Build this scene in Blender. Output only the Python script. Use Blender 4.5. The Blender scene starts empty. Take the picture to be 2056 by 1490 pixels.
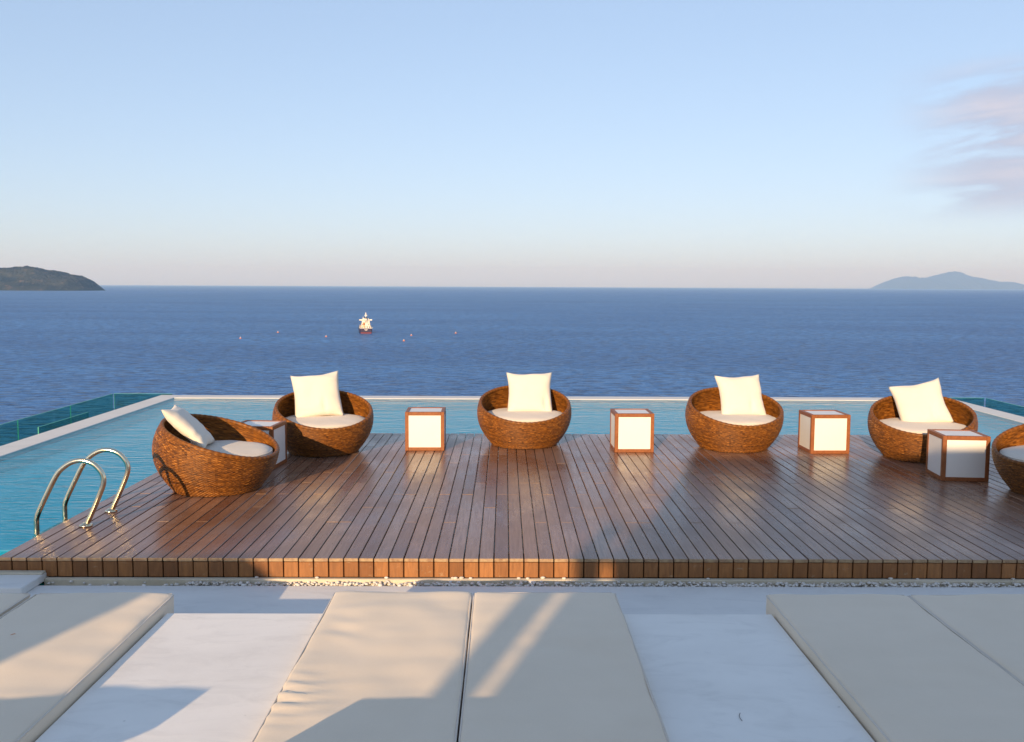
import bpy, math, random
from mathutils import Vector, Matrix, noise as mn

sc = bpy.context.scene
R = math.radians
PI = math.pi

# ------------------------------------------------------------------ camera
cam_d = bpy.data.cameras.new('camera')
cam = bpy.data.objects.new('camera', cam_d)
sc.collection.objects.link(cam)
cam_d.sensor_width = 36.0
cam_d.lens = 32.92
cam_d.clip_start = 0.05
cam_d.clip_end = 120000
cam.location = (0, 0, 1.9)
cam.rotation_euler = (Matrix.Rotation(R(-0.46), 3, 'Z') @ Matrix.Rotation(R(90 - 5.19), 3, 'X')
                      @ Matrix.Rotation(R(0.26), 3, 'Z')).to_euler()
sc.camera = cam

# ------------------------------------------------------------------ light
SUN_EL, SUN_AZ = 14.0, 17.5            # elevation; light travels this many degrees right of +Y
sun_d = bpy.data.lights.new('sun', 'SUN')
sun_d.energy = 2.55
sun_d.angle = R(0.5)
sun_d.color = (1.0, 0.72, 0.42)
sun = bpy.data.objects.new('sun', sun_d)
sc.collection.objects.link(sun)
travel = Vector((math.sin(R(SUN_AZ)) * math.cos(R(SUN_EL)), math.cos(R(SUN_AZ)) * math.cos(R(SUN_EL)), -math.sin(R(SUN_EL))))
sun.rotation_euler = travel.to_track_quat('-Z', 'Y').to_euler()
sun.location = (-20, -60, 20)

world = bpy.data.worlds.new('World')
sc.world = world
world.use_nodes = True
wt = world.node_tree
wn, wl = wt.nodes, wt.links
wn.clear()
w_out = wn.new('ShaderNodeOutputWorld')
w_bg = wn.new('ShaderNodeBackground')
w_bg.inputs['Strength'].default_value = 0.142
sky = wn.new('ShaderNodeTexSky')
sky.sky_type = 'NISHITA'
sky.sun_disc = False
sky.sun_elevation = R(SUN_EL)
sky.sun_rotation = R(180 + SUN_AZ)     # the sun stands behind the camera, to the left
sky.altitude = 60
sky.air_density = 0.8
sky.dust_density = 0.8
sky.ozone_density = 1.2


def wmath(op, a, b=None, c=None):
    n = wn.new('ShaderNodeMath')
    n.operation = op
    for i, v in enumerate((a, b, c)):
        if v is None:
            continue
        if isinstance(v, (int, float)):
            n.inputs[i].default_value = v
        else:
            wl.new(v, n.inputs[i])
    return n.outputs[0]


def wstep(x, lo, hi):
    n = wn.new('ShaderNodeMapRange')
    n.interpolation_type = 'SMOOTHSTEP'
    n.inputs['From Min'].default_value = lo
    n.inputs['From Max'].default_value = hi
    wl.new(x, n.inputs['Value'])
    return n.outputs['Result']


# a loose bank of evening cloud low in the sky to the right of the view
tc = wn.new('ShaderNodeTexCoord')
sep = wn.new('ShaderNodeSeparateXYZ')
wl.new(tc.outputs['Generated'], sep.inputs[0])
az = wmath('ARCTAN2', sep.outputs['X'], sep.outputs['Y'])
el = wmath('ARCSINE', sep.outputs['Z'])
comb = wn.new('ShaderNodeCombineXYZ')
wl.new(wmath('MULTIPLY', az, 7.0), comb.inputs['X'])
wl.new(wmath('MULTIPLY', wmath('SUBTRACT', el, wmath('MULTIPLY', az, 0.10)), 38.0), comb.inputs['Y'])
cn = wn.new('ShaderNodeTexNoise')
cn.inputs['Scale'].default_value = 1.0
cn.inputs['Detail'].default_value = 7.0
cn.inputs['Roughness'].default_value = 0.55
cn.inputs['Distortion'].default_value = 0.4
wl.new(comb.outputs[0], cn.inputs['Vector'])
mask = wmath('MULTIPLY', wstep(az, R(21.0), R(27.5)), wstep(az, R(75), R(50)))
mask = wmath('MULTIPLY', mask, wmath('MULTIPLY', wstep(el, R(3.2), R(5.2)), wstep(el, R(12.8), R(10.2))))
dens = wmath('MULTIPLY', wstep(cn.outputs['Fac'], 0.36, 0.54), mask)
cloud_mix = wn.new('ShaderNodeMix')
cloud_mix.data_type = 'RGBA'
wl.new(wmath('MULTIPLY', dens, 0.85), cloud_mix.inputs['Factor'])
s_gam = wn.new('ShaderNodeGamma')                # the whole sky a little flatter and paler, as in humid sea air
s_gam.inputs['Gamma'].default_value = 0.50
wl.new(sky.outputs['Color'], s_gam.inputs['Color'])
s_tint = wn.new('ShaderNodeMix')
s_tint.data_type = 'RGBA'
s_tint.blend_type = 'MULTIPLY'
s_tint.inputs['Factor'].default_value = 1.0
s_tint.inputs['B'].default_value = (0.86, 0.945, 1.11, 1)
wl.new(s_gam.outputs[0], s_tint.inputs['A'])
wl.new(s_tint.outputs['Result'], cloud_mix.inputs['A'])
cl_col = wn.new('ShaderNodeMix')
cl_col.data_type = 'RGBA'
wl.new(wstep(cn.outputs['Fac'], 0.45, 0.75), cl_col.inputs['Factor'])
cl_col.inputs['A'].default_value = (1.38, 1.5, 1.95, 1)
cl_col.inputs['B'].default_value = (1.95, 1.80, 2.0, 1)
wl.new(cl_col.outputs['Result'], cloud_mix.inputs['B'])
wl.new(cloud_mix.outputs['Result'], w_bg.inputs['Color'])
wl.new(w_bg.outputs[0], w_out.inputs['Surface'])

sc.view_settings.view_transform = 'Standard'
sc.view_settings.look = 'None'
sc.view_settings.exposure = 1.40
sc.view_settings.gamma = 1.0
sc.view_settings.use_curve_mapping = False
sc.cycles.use_denoising = True
sc.render.filter_size = 1.25
sc.cycles.max_bounces = 8
sc.cycles.volume_bounces = 2
sc.cycles.transparent_max_bounces = 16
sc.cycles.caustics_reflective = False
sc.cycles.caustics_refractive = False
sc.cycles.sample_clamp_indirect = 6.0

# ------------------------------------------------------------------ helpers
rng = random.Random(7)


def tag(o, label=None, cat=None, group=None, kind=None):
    if label:
        o['label'] = label
    if cat:
        o['category'] = cat
    if group:
        o['group'] = group
    if kind:
        o['kind'] = kind
    return o


def empty(name, loc=(0, 0, 0), rz=0.0):
    o = bpy.data.objects.new(name, None)
    o.empty_display_size = 0.1
    sc.collection.objects.link(o)
    o.location = loc
    o.rotation_euler = (0, 0, rz)
    return o


def link(name, me, parent=None, mat=None):
    o = bpy.data.objects.new(name, me)
    sc.collection.objects.link(o)
    if mat is not None and not me.materials:
        me.materials.append(mat)
    if parent is not None:
        o.parent = parent
    return o


class MB:
    """collects geometry for one mesh"""

    def __init__(self):
        self.v, self.f, self.sm, self.mi = [], [], [], []

    def add(self, verts, faces, smooth=False, mi=0, M=None):
        b = len(self.v)
        for p in verts:
            p = Vector(p)
            self.v.append(tuple(M @ p) if M is not None else tuple(p))
        for f in faces:
            self.f.append(tuple(i + b for i in f))
            self.sm.append(smooth)
            self.mi.append(mi)
        return self

    def box(self, x0, x1, y0, y1, z0, z1, bev=0.0, mi=0, M=None):
        if bev <= 0:
            vs = [(x, y, z) for z in (z0, z1) for y in (y0, y1) for x in (x0, x1)]
            fs = [(0, 2, 3, 1), (4, 5, 7, 6), (0, 1, 5, 4), (2, 6, 7, 3), (0, 4, 6, 2), (1, 3, 7, 5)]
            return self.add(vs, fs, False, mi, M)
        vs, idx = [], {}
        X, Y, Z = (x0, x1), (y0, y1), (z0, z1)
        for i in (0, 1):
            for j in (0, 1):
                for k in (0, 1):
                    sx, sy, sz = (1 if i == 0 else -1), (1 if j == 0 else -1), (1 if k == 0 else -1)
                    idx[(i, j, k, 0)] = len(vs); vs.append((X[i], Y[j] + sy * bev, Z[k] + sz * bev))
                    idx[(i, j, k, 1)] = len(vs); vs.append((X[i] + sx * bev, Y[j], Z[k] + sz * bev))
                    idx[(i, j, k, 2)] = len(vs); vs.append((X[i] + sx * bev, Y[j] + sy * bev, Z[k]))
        fs = []
        for s in (0, 1):
            q = [idx[(s, 0, 0, 0)], idx[(s, 1, 0, 0)], idx[(s, 1, 1, 0)], idx[(s, 0, 1, 0)]]
            fs.append(q if s else q[::-1])
            q = [idx[(0, s, 0, 1)], idx[(1, s, 0, 1)], idx[(1, s, 1, 1)], idx[(0, s, 1, 1)]]
            fs.append(q[::-1] if s else q)
            q = [idx[(0, 0, s, 2)], idx[(1, 0, s, 2)], idx[(1, 1, s, 2)], idx[(0, 1, s, 2)]]
            fs.append(q if s else q[::-1])
        for a in (0, 1):
            for b in (0, 1):
                fs.append([idx[(0, a, b, 1)], idx[(1, a, b, 1)], idx[(1, a, b, 2)], idx[(0, a, b, 2)]])
                fs.append([idx[(a, 0, b, 0)], idx[(a, 1, b, 0)], idx[(a, 1, b, 2)], idx[(a, 0, b, 2)]])
                fs.append([idx[(a, b, 0, 0)], idx[(a, b, 1, 0)], idx[(a, b, 1, 1)], idx[(a, b, 0, 1)]])
                for c in (0, 1):
                    fs.append([idx[(a, b, c, 0)], idx[(a, b, c, 1)], idx[(a, b, c, 2)]])
        return self.add(vs, fs, False, mi, M)

    def tube(self, pts, r, n=12, mi=0, closed=False, cap=True, M=None):
        pts = [Vector(p) for p in pts]
        m = len(pts)
        rs = r if isinstance(r, (list, tuple)) else [r] * m
        vs, fs = [], []
        up = None
        for i, p in enumerate(pts):
            if closed:
                t = pts[(i + 1) % m] - pts[i - 1]
            else:
                t = pts[min(i + 1, m - 1)] - pts[max(i - 1, 0)]
            t.normalize()
            if up is None:
                up = Vector((0, 0, 1)) if abs(t.z) < 0.9 else Vector((0, 1, 0))
            a = t.cross(up).normalized()
            b = a.cross(t).normalized()
            up = b
            for k in range(n):
                an = 2 * PI * k / n
                vs.append(p + (a * math.cos(an) + b * math.sin(an)) * rs[i])
        for i in range(m if closed else m - 1):
            for k in range(n):
                i2 = (i + 1) % m
                fs.append((i * n + k, i * n + (k + 1) % n, i2 * n + (k + 1) % n, i2 * n + k))
        if cap and not closed:
            fs.append(tuple(range(n))[::-1])
            fs.append(tuple((m - 1) * n + k for k in range(n)))
        return self.add(vs, fs, True, mi, M)

    def lathe(self, prof, n=32, mi=0, M=None, smooth=True):
        vs, fs = [], []
        m = len(prof)
        for r, z in prof:
            for k in range(n):
                a = 2 * PI * k / n
                vs.append((r * math.cos(a), r * math.sin(a), z))
        for i in range(m - 1):
            for k in range(n):
                fs.append((i * n + k, i * n + (k + 1) % n, (i + 1) * n + (k + 1) % n, (i + 1) * n + k))
        if prof[0][0] > 1e-6:
            fs.append(tuple(range(n))[::-1])
        if prof[-1][0] > 1e-6:
            fs.append(tuple((m - 1) * n + k for k in range(n)))
        return self.add(vs, fs, smooth, mi, M)

    def mesh(self, name, mats=()):
        me = bpy.data.meshes.new(name)
        me.from_pydata(self.v, [], self.f)
        me.polygons.foreach_set('use_smooth', self.sm)
        for m in (mats if isinstance(mats, (list, tuple)) else [mats]):
            me.materials.append(m)
        me.polygons.foreach_set('material_index', self.mi)
        me.update()
        return me

    def build(self, name, mat, parent=None):
        return link(name, self.mesh(name, mat), parent)


# ------------------------------------------------------------------ materials
class NT:
    def __init__(self, name):
        self.m = bpy.data.materials.new(name)
        self.m.use_nodes = True
        self.t = self.m.node_tree
        self.t.nodes.clear()
        self.out = self.n('ShaderNodeOutputMaterial')

    def n(self, kind, **kw):
        nd = self.t.nodes.new(kind)
        for k, v in kw.items():
            setattr(nd, k, v)
        return nd

    def set(self, sock, v):
        if isinstance(v, (int, float)):
            sock.default_value = v
        elif isinstance(v, (tuple, list)):
            sock.default_value = tuple(v) + ((1,) if len(v) == 3 and sock.type == 'RGBA' else ())
        else:
            self.t.links.new(v, sock)

    def math(self, op, a, b=None, clamp=False):
        nd = self.n('ShaderNodeMath', operation=op, use_clamp=clamp)
        self.set(nd.inputs[0], a)
        if b is not None:
            self.set(nd.inputs[1], b)
        return nd.outputs[0]

    def pos(self, scale=(1, 1, 1), kind='Position', rot=(0, 0, 0), loc=None):
        if kind == 'Position':
            src = self.n('ShaderNodeNewGeometry').outputs['Position']
        else:
            src = self.n('ShaderNodeTexCoord').outputs[kind]
        mp = self.n('ShaderNodeMapping')
        self.set(mp.inputs['Vector'], src)
        mp.inputs['Scale'].default_value = scale
        mp.inputs['Rotation'].default_value = rot
        if loc is not None:
            self.set(mp.inputs['Location'], loc)
        return mp.outputs[0]

    def noise(self, vec, scale=1.0, detail=3.0, rough=0.5, dist=0.0):
        nd = self.n('ShaderNodeTexNoise')
        self.set(nd.inputs['Vector'], vec)
        nd.inputs['Scale'].default_value = scale
        nd.inputs['Detail'].default_value = detail
        nd.inputs['Roughness'].default_value = rough
        nd.inputs['Distortion'].default_value = dist
        return nd.outputs['Fac']

    def range(self, x, a, b, c=0.0, d=1.0, smooth=False):
        nd = self.n('ShaderNodeMapRange')
        if smooth:
            nd.interpolation_type = 'SMOOTHSTEP'
        self.set(nd.inputs['Value'], x)
        for k, v in zip(('From Min', 'From Max', 'To Min', 'To Max'), (a, b, c, d)):
            nd.inputs[k].default_value = v
        return nd.outputs[0]

    def mix(self, f, a, b, blend='MIX'):
        nd = self.n('ShaderNodeMix', data_type='RGBA', blend_type=blend)
        self.set(nd.inputs['Factor'], f)
        self.set(nd.inputs['A'], a)
        self.set(nd.inputs['B'], b)
        return nd.outputs['Result']

    def ramp(self, f, stops):
        nd = self.n('ShaderNodeValToRGB')
        el_ = nd.color_ramp.elements
        while len(el_) > 1:
            el_.remove(el_[-1])
        for i, (p, c) in enumerate(stops):
            e = el_[0] if i == 0 else el_.new(p)
            e.position = p
            e.color = tuple(c) + (1,)
        self.set(nd.inputs[0], f)
        return nd.outputs[0]

    def bump(self, h, strength=0.3, dist=0.01, normal=None):
        nd = self.n('ShaderNodeBump')
        self.set(nd.inputs['Height'], h)
        nd.inputs['Strength'].default_value = strength
        nd.inputs['Distance'].default_value = dist
        if normal is not None:
            self.set(nd.inputs['Normal'], normal)
        return nd.outputs[0]

    def rand(self):
        return self.n('ShaderNodeObjectInfo').outputs['Random']

    def bsdf(self, color, rough=0.6, metal=0.0, normal=None, spec=0.5, **kw):
        b = self.n('ShaderNodeBsdfPrincipled')
        self.set(b.inputs['Base Color'], color)
        self.set(b.inputs['Roughness'], rough)
        self.set(b.inputs['Metallic'], metal)
        self.set(b.inputs['Specular IOR Level'], spec)
        if normal is not None:
            self.set(b.inputs['Normal'], normal)
        for k, v in kw.items():
            self.set(b.inputs[k.replace('_', ' ')], v)
        return b.outputs[0]

    def done(self, shader):
        self.t.links.new(shader, self.out.inputs['Surface'])
        return self.m


def m_plank(name, worn=0.0):
    t = NT(name)
    rnd = t.rand()
    off = t.n('ShaderNodeCombineXYZ')
    t.set(off.inputs[0], t.math('MULTIPLY', rnd, 37.0))
    t.set(off.inputs[1], t.math('MULTIPLY', rnd, 91.0))
    grain = t.noise(t.pos((60, 3.0, 60), loc=off.outputs[0]), 1.0, 4, 0.6, 0.4)
    blot = t.noise(t.pos((2.2, 1.1, 2)), 1.0, 4, 0.6)
    base = t.ramp(rnd, [(0.0, (0.170, 0.070, 0.040)), (0.15, (0.350, 0.175, 0.096)), (0.3, (0.210, 0.095, 0.054)), (0.45, (0.430, 0.245, 0.150)),
                        (0.6, (0.270, 0.125, 0.066)), (0.75, (0.375, 0.225, 0.155)), (0.88, (0.225, 0.095, 0.050)), (1.0, (0.400, 0.215, 0.125))])
    stain = t.noise(t.pos((0.55, 0.8, 1)), 1.0, 5, 0.65, 0.8)
    base = t.mix(t.range(stain, 0.42, 0.66, 0.0, 0.45), base, (0.105, 0.052, 0.034))
    base = t.mix(t.range(grain, 0.3, 0.75, 0.0, 0.6), base, (0.095, 0.050, 0.036))
    base = t.mix(t.range(blot, 0.40, 0.72, 0.0, 0.5), base, (0.27, 0.18, 0.135))
    scuff = t.noise(t.pos((7, 26, 5), loc=off.outputs[0]), 1.0, 5, 0.7, 1.2)
    scm = t.math('MULTIPLY', t.range(scuff, 0.66, 0.74), t.range(t.noise(t.pos((1.3, 1.3, 1)), 1.0, 2), 0.48, 0.6))
    base = t.mix(t.math('MULTIPLY', scm, 0.5), base, (0.46, 0.38, 0.31))
    rough = t.math('ADD', t.range(blot, 0.3, 0.7, 0.15, 0.34), t.range(grain, 0.3, 0.8, 0.0, 0.10))
    if worn:
        base = t.mix(t.range(t.noise(t.pos((30, 30, 30)), 1.0, 3), 0.35, 0.6, worn * 0.33, worn), base, (0.42, 0.30, 0.17))
        rough = 0.7
    nrm = t.bump(t.math('ADD', grain, t.math('MULTIPLY', t.noise(t.pos((9, 2, 1), loc=off.outputs[0]), 1.0, 2), 1.5)), 0.25, 0.002)
    return t.done(t.bsdf(base, rough, normal=nrm, spec=0.29))


def m_fascia():
    t = NT('fascia_wood')
    rnd = t.rand()
    grain = t.noise(t.pos((50, 50, 6)), 1.0, 4, 0.6, 0.5)
    base = t.ramp(rnd, [(0.0, (0.22, 0.090, 0.032)), (0.35, (0.36, 0.155, 0.052)), (0.6, (0.27, 0.115, 0.042)), (1.0, (0.42, 0.185, 0.065))])
    base = t.mix(t.range(grain, 0.35, 0.75, 0.0, 0.55), base, (0.11, 0.05, 0.022))
    salt = t.noise(t.pos((14, 14, 22)), 1.0, 5, 0.7)
    base = t.mix(t.range(salt, 0.62, 0.74, 0.0, 0.5), base, (0.45, 0.36, 0.24))
    return t.done(t.bsdf(base, 0.6, normal=t.bump(grain, 0.3, 0.002), spec=0.3))


def m_wicker():
    t = NT('woven_rattan')
    at = t.n('ShaderNodeAttribute', attribute_name='tone')
    tone = at.outputs['Fac']
    blot = t.noise(t.pos((9, 9, 12), 'Object'), 1.0, 4, 0.6)
    base = t.ramp(tone, [(0.0, (0.035, 0.010, 0.0015)), (0.35, (0.155, 0.053, 0.007)), (0.7, (0.34, 0.125, 0.018)), (1.0, (0.56, 0.25, 0.050))])
    base = t.mix(t.range(blot, 0.35, 0.7, 0.0, 0.55), base, (0.11, 0.045, 0.014))
    return t.done(t.bsdf(base, 0.45, spec=0.25))


def m_fabric(name, col, col2, weave=900.0, soft=0.25):
    t = NT(name)
    blot = t.noise(t.pos((2.5, 2.5, 2.5)), 1.0, 5, 0.6)
    thread = t.noise(t.pos((weave * 0.35, weave * 0.35, weave * 0.35)), 1.0, 2)
    base = t.mix(t.range(blot, 0.3, 0.7), col, col2)
    base = t.mix(t.range(thread, 0.3, 0.7, 0.0, 0.18), base, tuple(c * 0.72 for c in col))
    crease = t.noise(t.pos((3.2, 2.4, 3)), 1.0, 3, 0.55, 0.8)
    nrm = t.bump(crease, 0.10, 0.02)
    nrm = t.bump(thread, soft, 0.0012, nrm)
    return t.done(t.bsdf(base, 0.9, normal=nrm, spec=0.15, Sheen_Weight=0.15, Sheen_Roughness=0.6))


def m_plaster(name, col, dirt, amount=0.35):
    t = NT(name)
    big = t.noise(t.pos((0.9, 1.4, 1)), 1.0, 6, 0.62, 0.6)
    fine = t.noise(t.pos((45, 45, 45)), 1.0, 4, 0.6)
    trowel = t.noise(t.pos((3.0, 7.0, 3.0), rot=(0, 0, 0.5)), 1.0, 5, 0.65, 1.0)
    base = t.mix(t.range(big, 0.42, 0.72, 0.0, amount), col, dirt)
    base = t.mix(t.range(trowel, 0.5, 0.75, 0.0, amount * 0.7), base, tuple(c * 0.86 for c in dirt))
    spot = t.noise(t.pos((17, 17, 17)), 1.0, 2, 0.5)
    base = t.mix(t.range(spot, 0.76, 0.80, 0.0, 0.4), base, (0.22, 0.20, 0.17))
    nrm = t.bump(trowel, 0.12, 0.01)
    nrm = t.bump(fine, 0.15, 0.002, nrm)
    return t.done(t.bsdf(base, 0.75, normal=nrm, spec=0.25))


def m_simple(name, col, rough=0.6, metal=0.0, spec=0.5, var=0.12, scale=6.0):
    t = NT(name)
    nz = t.noise(t.pos((scale, scale, scale), 'Object'), 1.0, 4, 0.6)
    base = t.mix(t.range(nz, 0.3, 0.7), tuple(c * (1 - var) for c in col), tuple(min(1, c * (1 + var)) for c in col))
    return t.done(t.bsdf(base, rough, metal, spec=spec))


def m_teak():
    t = NT('teak')
    grain = t.noise(t.pos((22, 22, 22), 'Object'), 1.0, 4, 0.6, 1.2)
    base = t.mix(t.range(grain, 0.3, 0.75), (0.30, 0.105, 0.036), (0.20, 0.066, 0.022))
    return t.done(t.bsdf(base, 0.5, normal=t.bump(grain, 0.15, 0.001), spec=0.35))


def m_chrome():
    t = NT('polished_steel')
    nz = t.noise(t.pos((120, 120, 20)), 1.0, 3)
    return t.done(t.bsdf((0.80, 0.70, 0.50), t.range(nz, 0.3, 0.7, 0.10, 0.2), 1.0))


def m_pool_water():
    t = NT('pool_water')
    r1 = t.noise(t.pos((1.5, 4.6, 1), rot=(0, 0, 0.14)), 1.0, 4, 0.55, 0.9)
    r2 = t.noise(t.pos((4.0, 16.0, 1), rot=(0, 0, -0.12)), 1.0, 2, 0.5, 0.3)
    nrm = t.bump(t.math('ADD', r1, t.math('MULTIPLY', r2, 0.4)), 0.6, 0.035)
    fr = t.n('ShaderNodeFresnel')
    fr.inputs['IOR'].default_value = 1.15
    t.set(fr.inputs['Normal'], nrm)
    tr = t.n('ShaderNodeBsdfTransparent')
    tr.inputs['Color'].default_value = (0.55, 0.97, 1.0, 1)
    gl = t.n('ShaderNodeBsdfGlossy')
    gl.inputs['Roughness'].default_value = 0.06
    t.set(gl.inputs['Normal'], nrm)
    mx = t.n('ShaderNodeMixShader')
    t.set(mx.inputs[0], fr.outputs[0])
    t.t.links.new(tr.outputs[0], mx.inputs[1])
    t.t.links.new(gl.outputs[0], mx.inputs[2])
    return t.done(mx.outputs[0])


def m_sea():
    t = NT('sea_water')
    swell = t.noise(t.pos((0.012, 0.05, 1), rot=(0, 0, 0.12)), 1.0, 3, 0.5, 0.4)
    chop = t.noise(t.pos((0.10, 0.24, 1), rot=(0, 0, -0.1)), 1.0, 4, 0.6, 0.6)
    wind = t.noise(t.pos((0.0016, 0.0045, 1), rot=(0, 0, 0.25)), 1.0, 4, 0.55, 0.5)
    h = t.math('ADD', t.math('MULTIPLY', chop, 1.0), t.math('MULTIPLY', swell, 1.0))
    nrm = t.bump(h, 1.0, 3.4)
    col = t.mix(t.range(wind, 0.38, 0.62), (0.018, 0.130, 0.360), (0.042, 0.195, 0.470))
    col = t.mix(t.range(chop, 0.47, 0.60, 0.0, 1.0), col, (0.003, 0.032, 0.115))
    df = t.n('ShaderNodeBsdfDiffuse')
    t.set(df.inputs['Color'], col)
    gl = t.n('ShaderNodeBsdfGlossy')
    gl.inputs['Roughness'].default_value = 0.28
    gl.inputs['Color'].default_value = (1, 1, 1, 1)
    t.set(gl.inputs['Normal'], nrm)
    fr = t.n('ShaderNodeFresnel')
    fr.inputs['IOR'].default_value = 1.33
    t.set(fr.inputs['Normal'], nrm)
    mx = t.n('ShaderNodeMixShader')
    t.set(mx.inputs[0], t.math('MINIMUM', fr.outputs[0], 0.32))
    t.t.links.new(df.outputs[0], mx.inputs[1])
    t.t.links.new(gl.outputs[0], mx.inputs[2])
    return t.done(mx.outputs[0])


def m_glass(name, tint, ior=1.45):
    t = NT(name)
    lw = t.n('ShaderNodeLayerWeight')
    lw.inputs['Blend'].default_value = 0.5
    fac = t.math('ADD', t.math('MULTIPLY', t.math('POWER', lw.outputs['Facing'], 5.0), 0.9), 0.03)
    tr = t.n('ShaderNodeBsdfTransparent')
    tr.inputs['Color'].default_value = tuple(tint) + (1,)
    gl = t.n('ShaderNodeBsdfGlossy')
    gl.inputs['Roughness'].default_value = 0.03
    gl.inputs['Color'].default_value = (0.75, 0.95, 0.85, 1)
    mx = t.n('ShaderNodeMixShader')
    t.set(mx.inputs[0], fac)
    t.t.links.new(tr.outputs[0], mx.inputs[1])
    t.t.links.new(gl.outputs[0], mx.inputs[2])
    return t.done(mx.outputs[0])


def m_island(name, a, b, c, sc_=0.004):
    t = NT(name)
    n1 = t.noise(t.pos((sc_, sc_, sc_ * 4)), 1.0, 6, 0.65, 0.5)
    n2 = t.noise(t.pos((sc_ * 6, sc_ * 6, sc_ * 6)), 1.0, 4, 0.7)
    base = t.mix(t.range(n1, 0.38, 0.64), a, b)
    base = t.mix(t.range(n2, 0.55, 0.72, 0.0, 0.7), base, c)
    return t.done(t.bsdf(base, 0.9, normal=t.bump(n2, 0.6, 12.0), spec=0.1))


def m_pebble():
    t = NT('white_pebble')
    nz = t.noise(t.pos((22, 22, 22)), 1.0, 3, 0.6)
    base = t.ramp(nz, [(0.25, (0.42, 0.34, 0.26)), (0.45, (0.62, 0.58, 0.52)), (0.7, (0.75, 0.73, 0.70))])
    return t.done(t.bsdf(base, 0.55, spec=0.4))


M = dict(
    plank=m_plank('deck_plank'), plank_end=m_plank('deck_plank_worn_end', 0.9), plank_joint=m_plank('deck_plank_sawn_joint', 0.42), fascia=m_fascia(),
    wicker=m_wicker(),
    cushion=m_fabric('cushion_canvas', (0.70, 0.62, 0.53), (0.65, 0.58, 0.49)),
    pillow=m_fabric('pillow_canvas', (0.76, 0.70, 0.60), (0.71, 0.65, 0.55), 700, 0.2),
    mattress=m_fabric('mattress_canvas', (0.81, 0.685, 0.53), (0.765, 0.645, 0.495), 900, 0.3),
    plaster=m_plaster('white_plaster', (0.89, 0.86, 0.80), (0.73, 0.70, 0.65), 0.6),
    floor=m_plaster('terrace_stone', (0.76, 0.74, 0.70), (0.62, 0.60, 0.57), 0.5),
    concrete=m_plaster('weathered_concrete', (0.66, 0.60, 0.48), (0.46, 0.40, 0.28), 0.8),
    coping=m_plaster('pool_coping', (0.70, 0.69, 0.66), (0.58, 0.57, 0.54), 0.4),
    tile=m_simple('turquoise_pool_lining', (0.04, 0.96, 0.96), 0.5, var=0.03, scale=1.5),
    water=m_pool_water(), sea=m_sea(),
    glass=m_glass('green_tinted_glass', (0.50, 0.78, 0.73)),
    glass_edge=m_simple('glass_edge', (0.10, 0.42, 0.30), 0.25, var=0.1),
    teak=m_teak(), panel=m_simple('white_acrylic_panel', (0.78, 0.76, 0.72), 0.45, var=0.02, scale=2.0),
    chrome=m_chrome(),
    dark=m_simple('near_black', (0.03, 0.018, 0.012), 0.9),
    pebble=m_pebble(),
    ship_white=m_simple('ship_white_paint', (0.78, 0.74, 0.66), 0.5, scale=0.3),
    ship_hull=m_simple('ship_navy_paint', (0.030, 0.020, 0.060), 0.45, scale=0.2),
    ship_red=m_simple('ship_red_paint', (0.18, 0.03, 0.04), 0.5, scale=0.2),
    ship_orange=m_simple('ship_orange_paint', (0.62, 0.20, 0.04), 0.5, scale=0.5),
    ship_dark=m_simple('ship_dark_window', (0.03, 0.03, 0.04), 0.2, scale=0.5),
    ship_buff=m_simple('ship_buff_paint', (0.62, 0.46, 0.26), 0.6, scale=0.4),
    buoy=m_simple('buoy_orange', (0.60, 0.20, 0.10), 0.5, scale=1.0),
    isl_near=m_island('wooded_island', (0.010, 0.018, 0.018), (0.055, 0.060, 0.042), (0.17, 0.125, 0.090)),
    isl_far=m_island('far_island', (0.03, 0.042, 0.04), (0.05, 0.055, 0.045), (0.08, 0.07, 0.06), 0.0015),
    hill=m_island('hillside_scrub', (0.05, 0.07, 0.03), (0.10, 0.10, 0.05), (0.18, 0.15, 0.10), 0.05),
    palm_leaf=m_simple('palm_leaf', (0.055, 0.11, 0.03), 0.5, scale=4),
    palm_bark=m_simple('palm_bark', (0.16, 0.11, 0.07), 0.9, scale=9),
    bldg_glass=m_simple('window_glass', (0.03, 0.05, 0.06), 0.08, spec=0.7),
)

# ------------------------------------------------------------------ sea, hillside, islands, air
SEA = -55.0


def make_sea():
    mb = MB()
    radii = [0.0] + [60 * 1.28 ** i for i in range(30)]
    radii = [r for r in radii if r < 50000] + [60000]
    n = 96
    vs = [(0, 0, SEA)]
    fs = []
    for r in radii[1:]:
        for k in range(n):
            a = 2 * PI * k / n
            vs.append((r * math.cos(a), r * math.sin(a), SEA))
    for k in range(n):
        fs.append((0, 1 + k, 1 + (k + 1) % n))
    for i in range(len(radii) - 2):
        b0, b1 = 1 + i * n, 1 + (i + 1) * n
        for k in range(n):
            fs.append((b0 + k, b1 + k, b1 + (k + 1) % n, b0 + (k + 1) % n))
    mb.add(vs, fs, True)
    tag(mb.build('sea', M['sea']), 'calm blue open sea stretching from below the terrace to the horizon', 'sea', kind='structure')


make_sea()


def interp(pts, x):
    if x <= pts[0][0]:
        return pts[0][1]
    for (x0, y0), (x1, y1) in zip(pts, pts[1:]):
        if x <= x1:
            u = (x - x0) / (x1 - x0)
            return y0 + (y1 - y0) * u
    return pts[-1][1]


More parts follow.
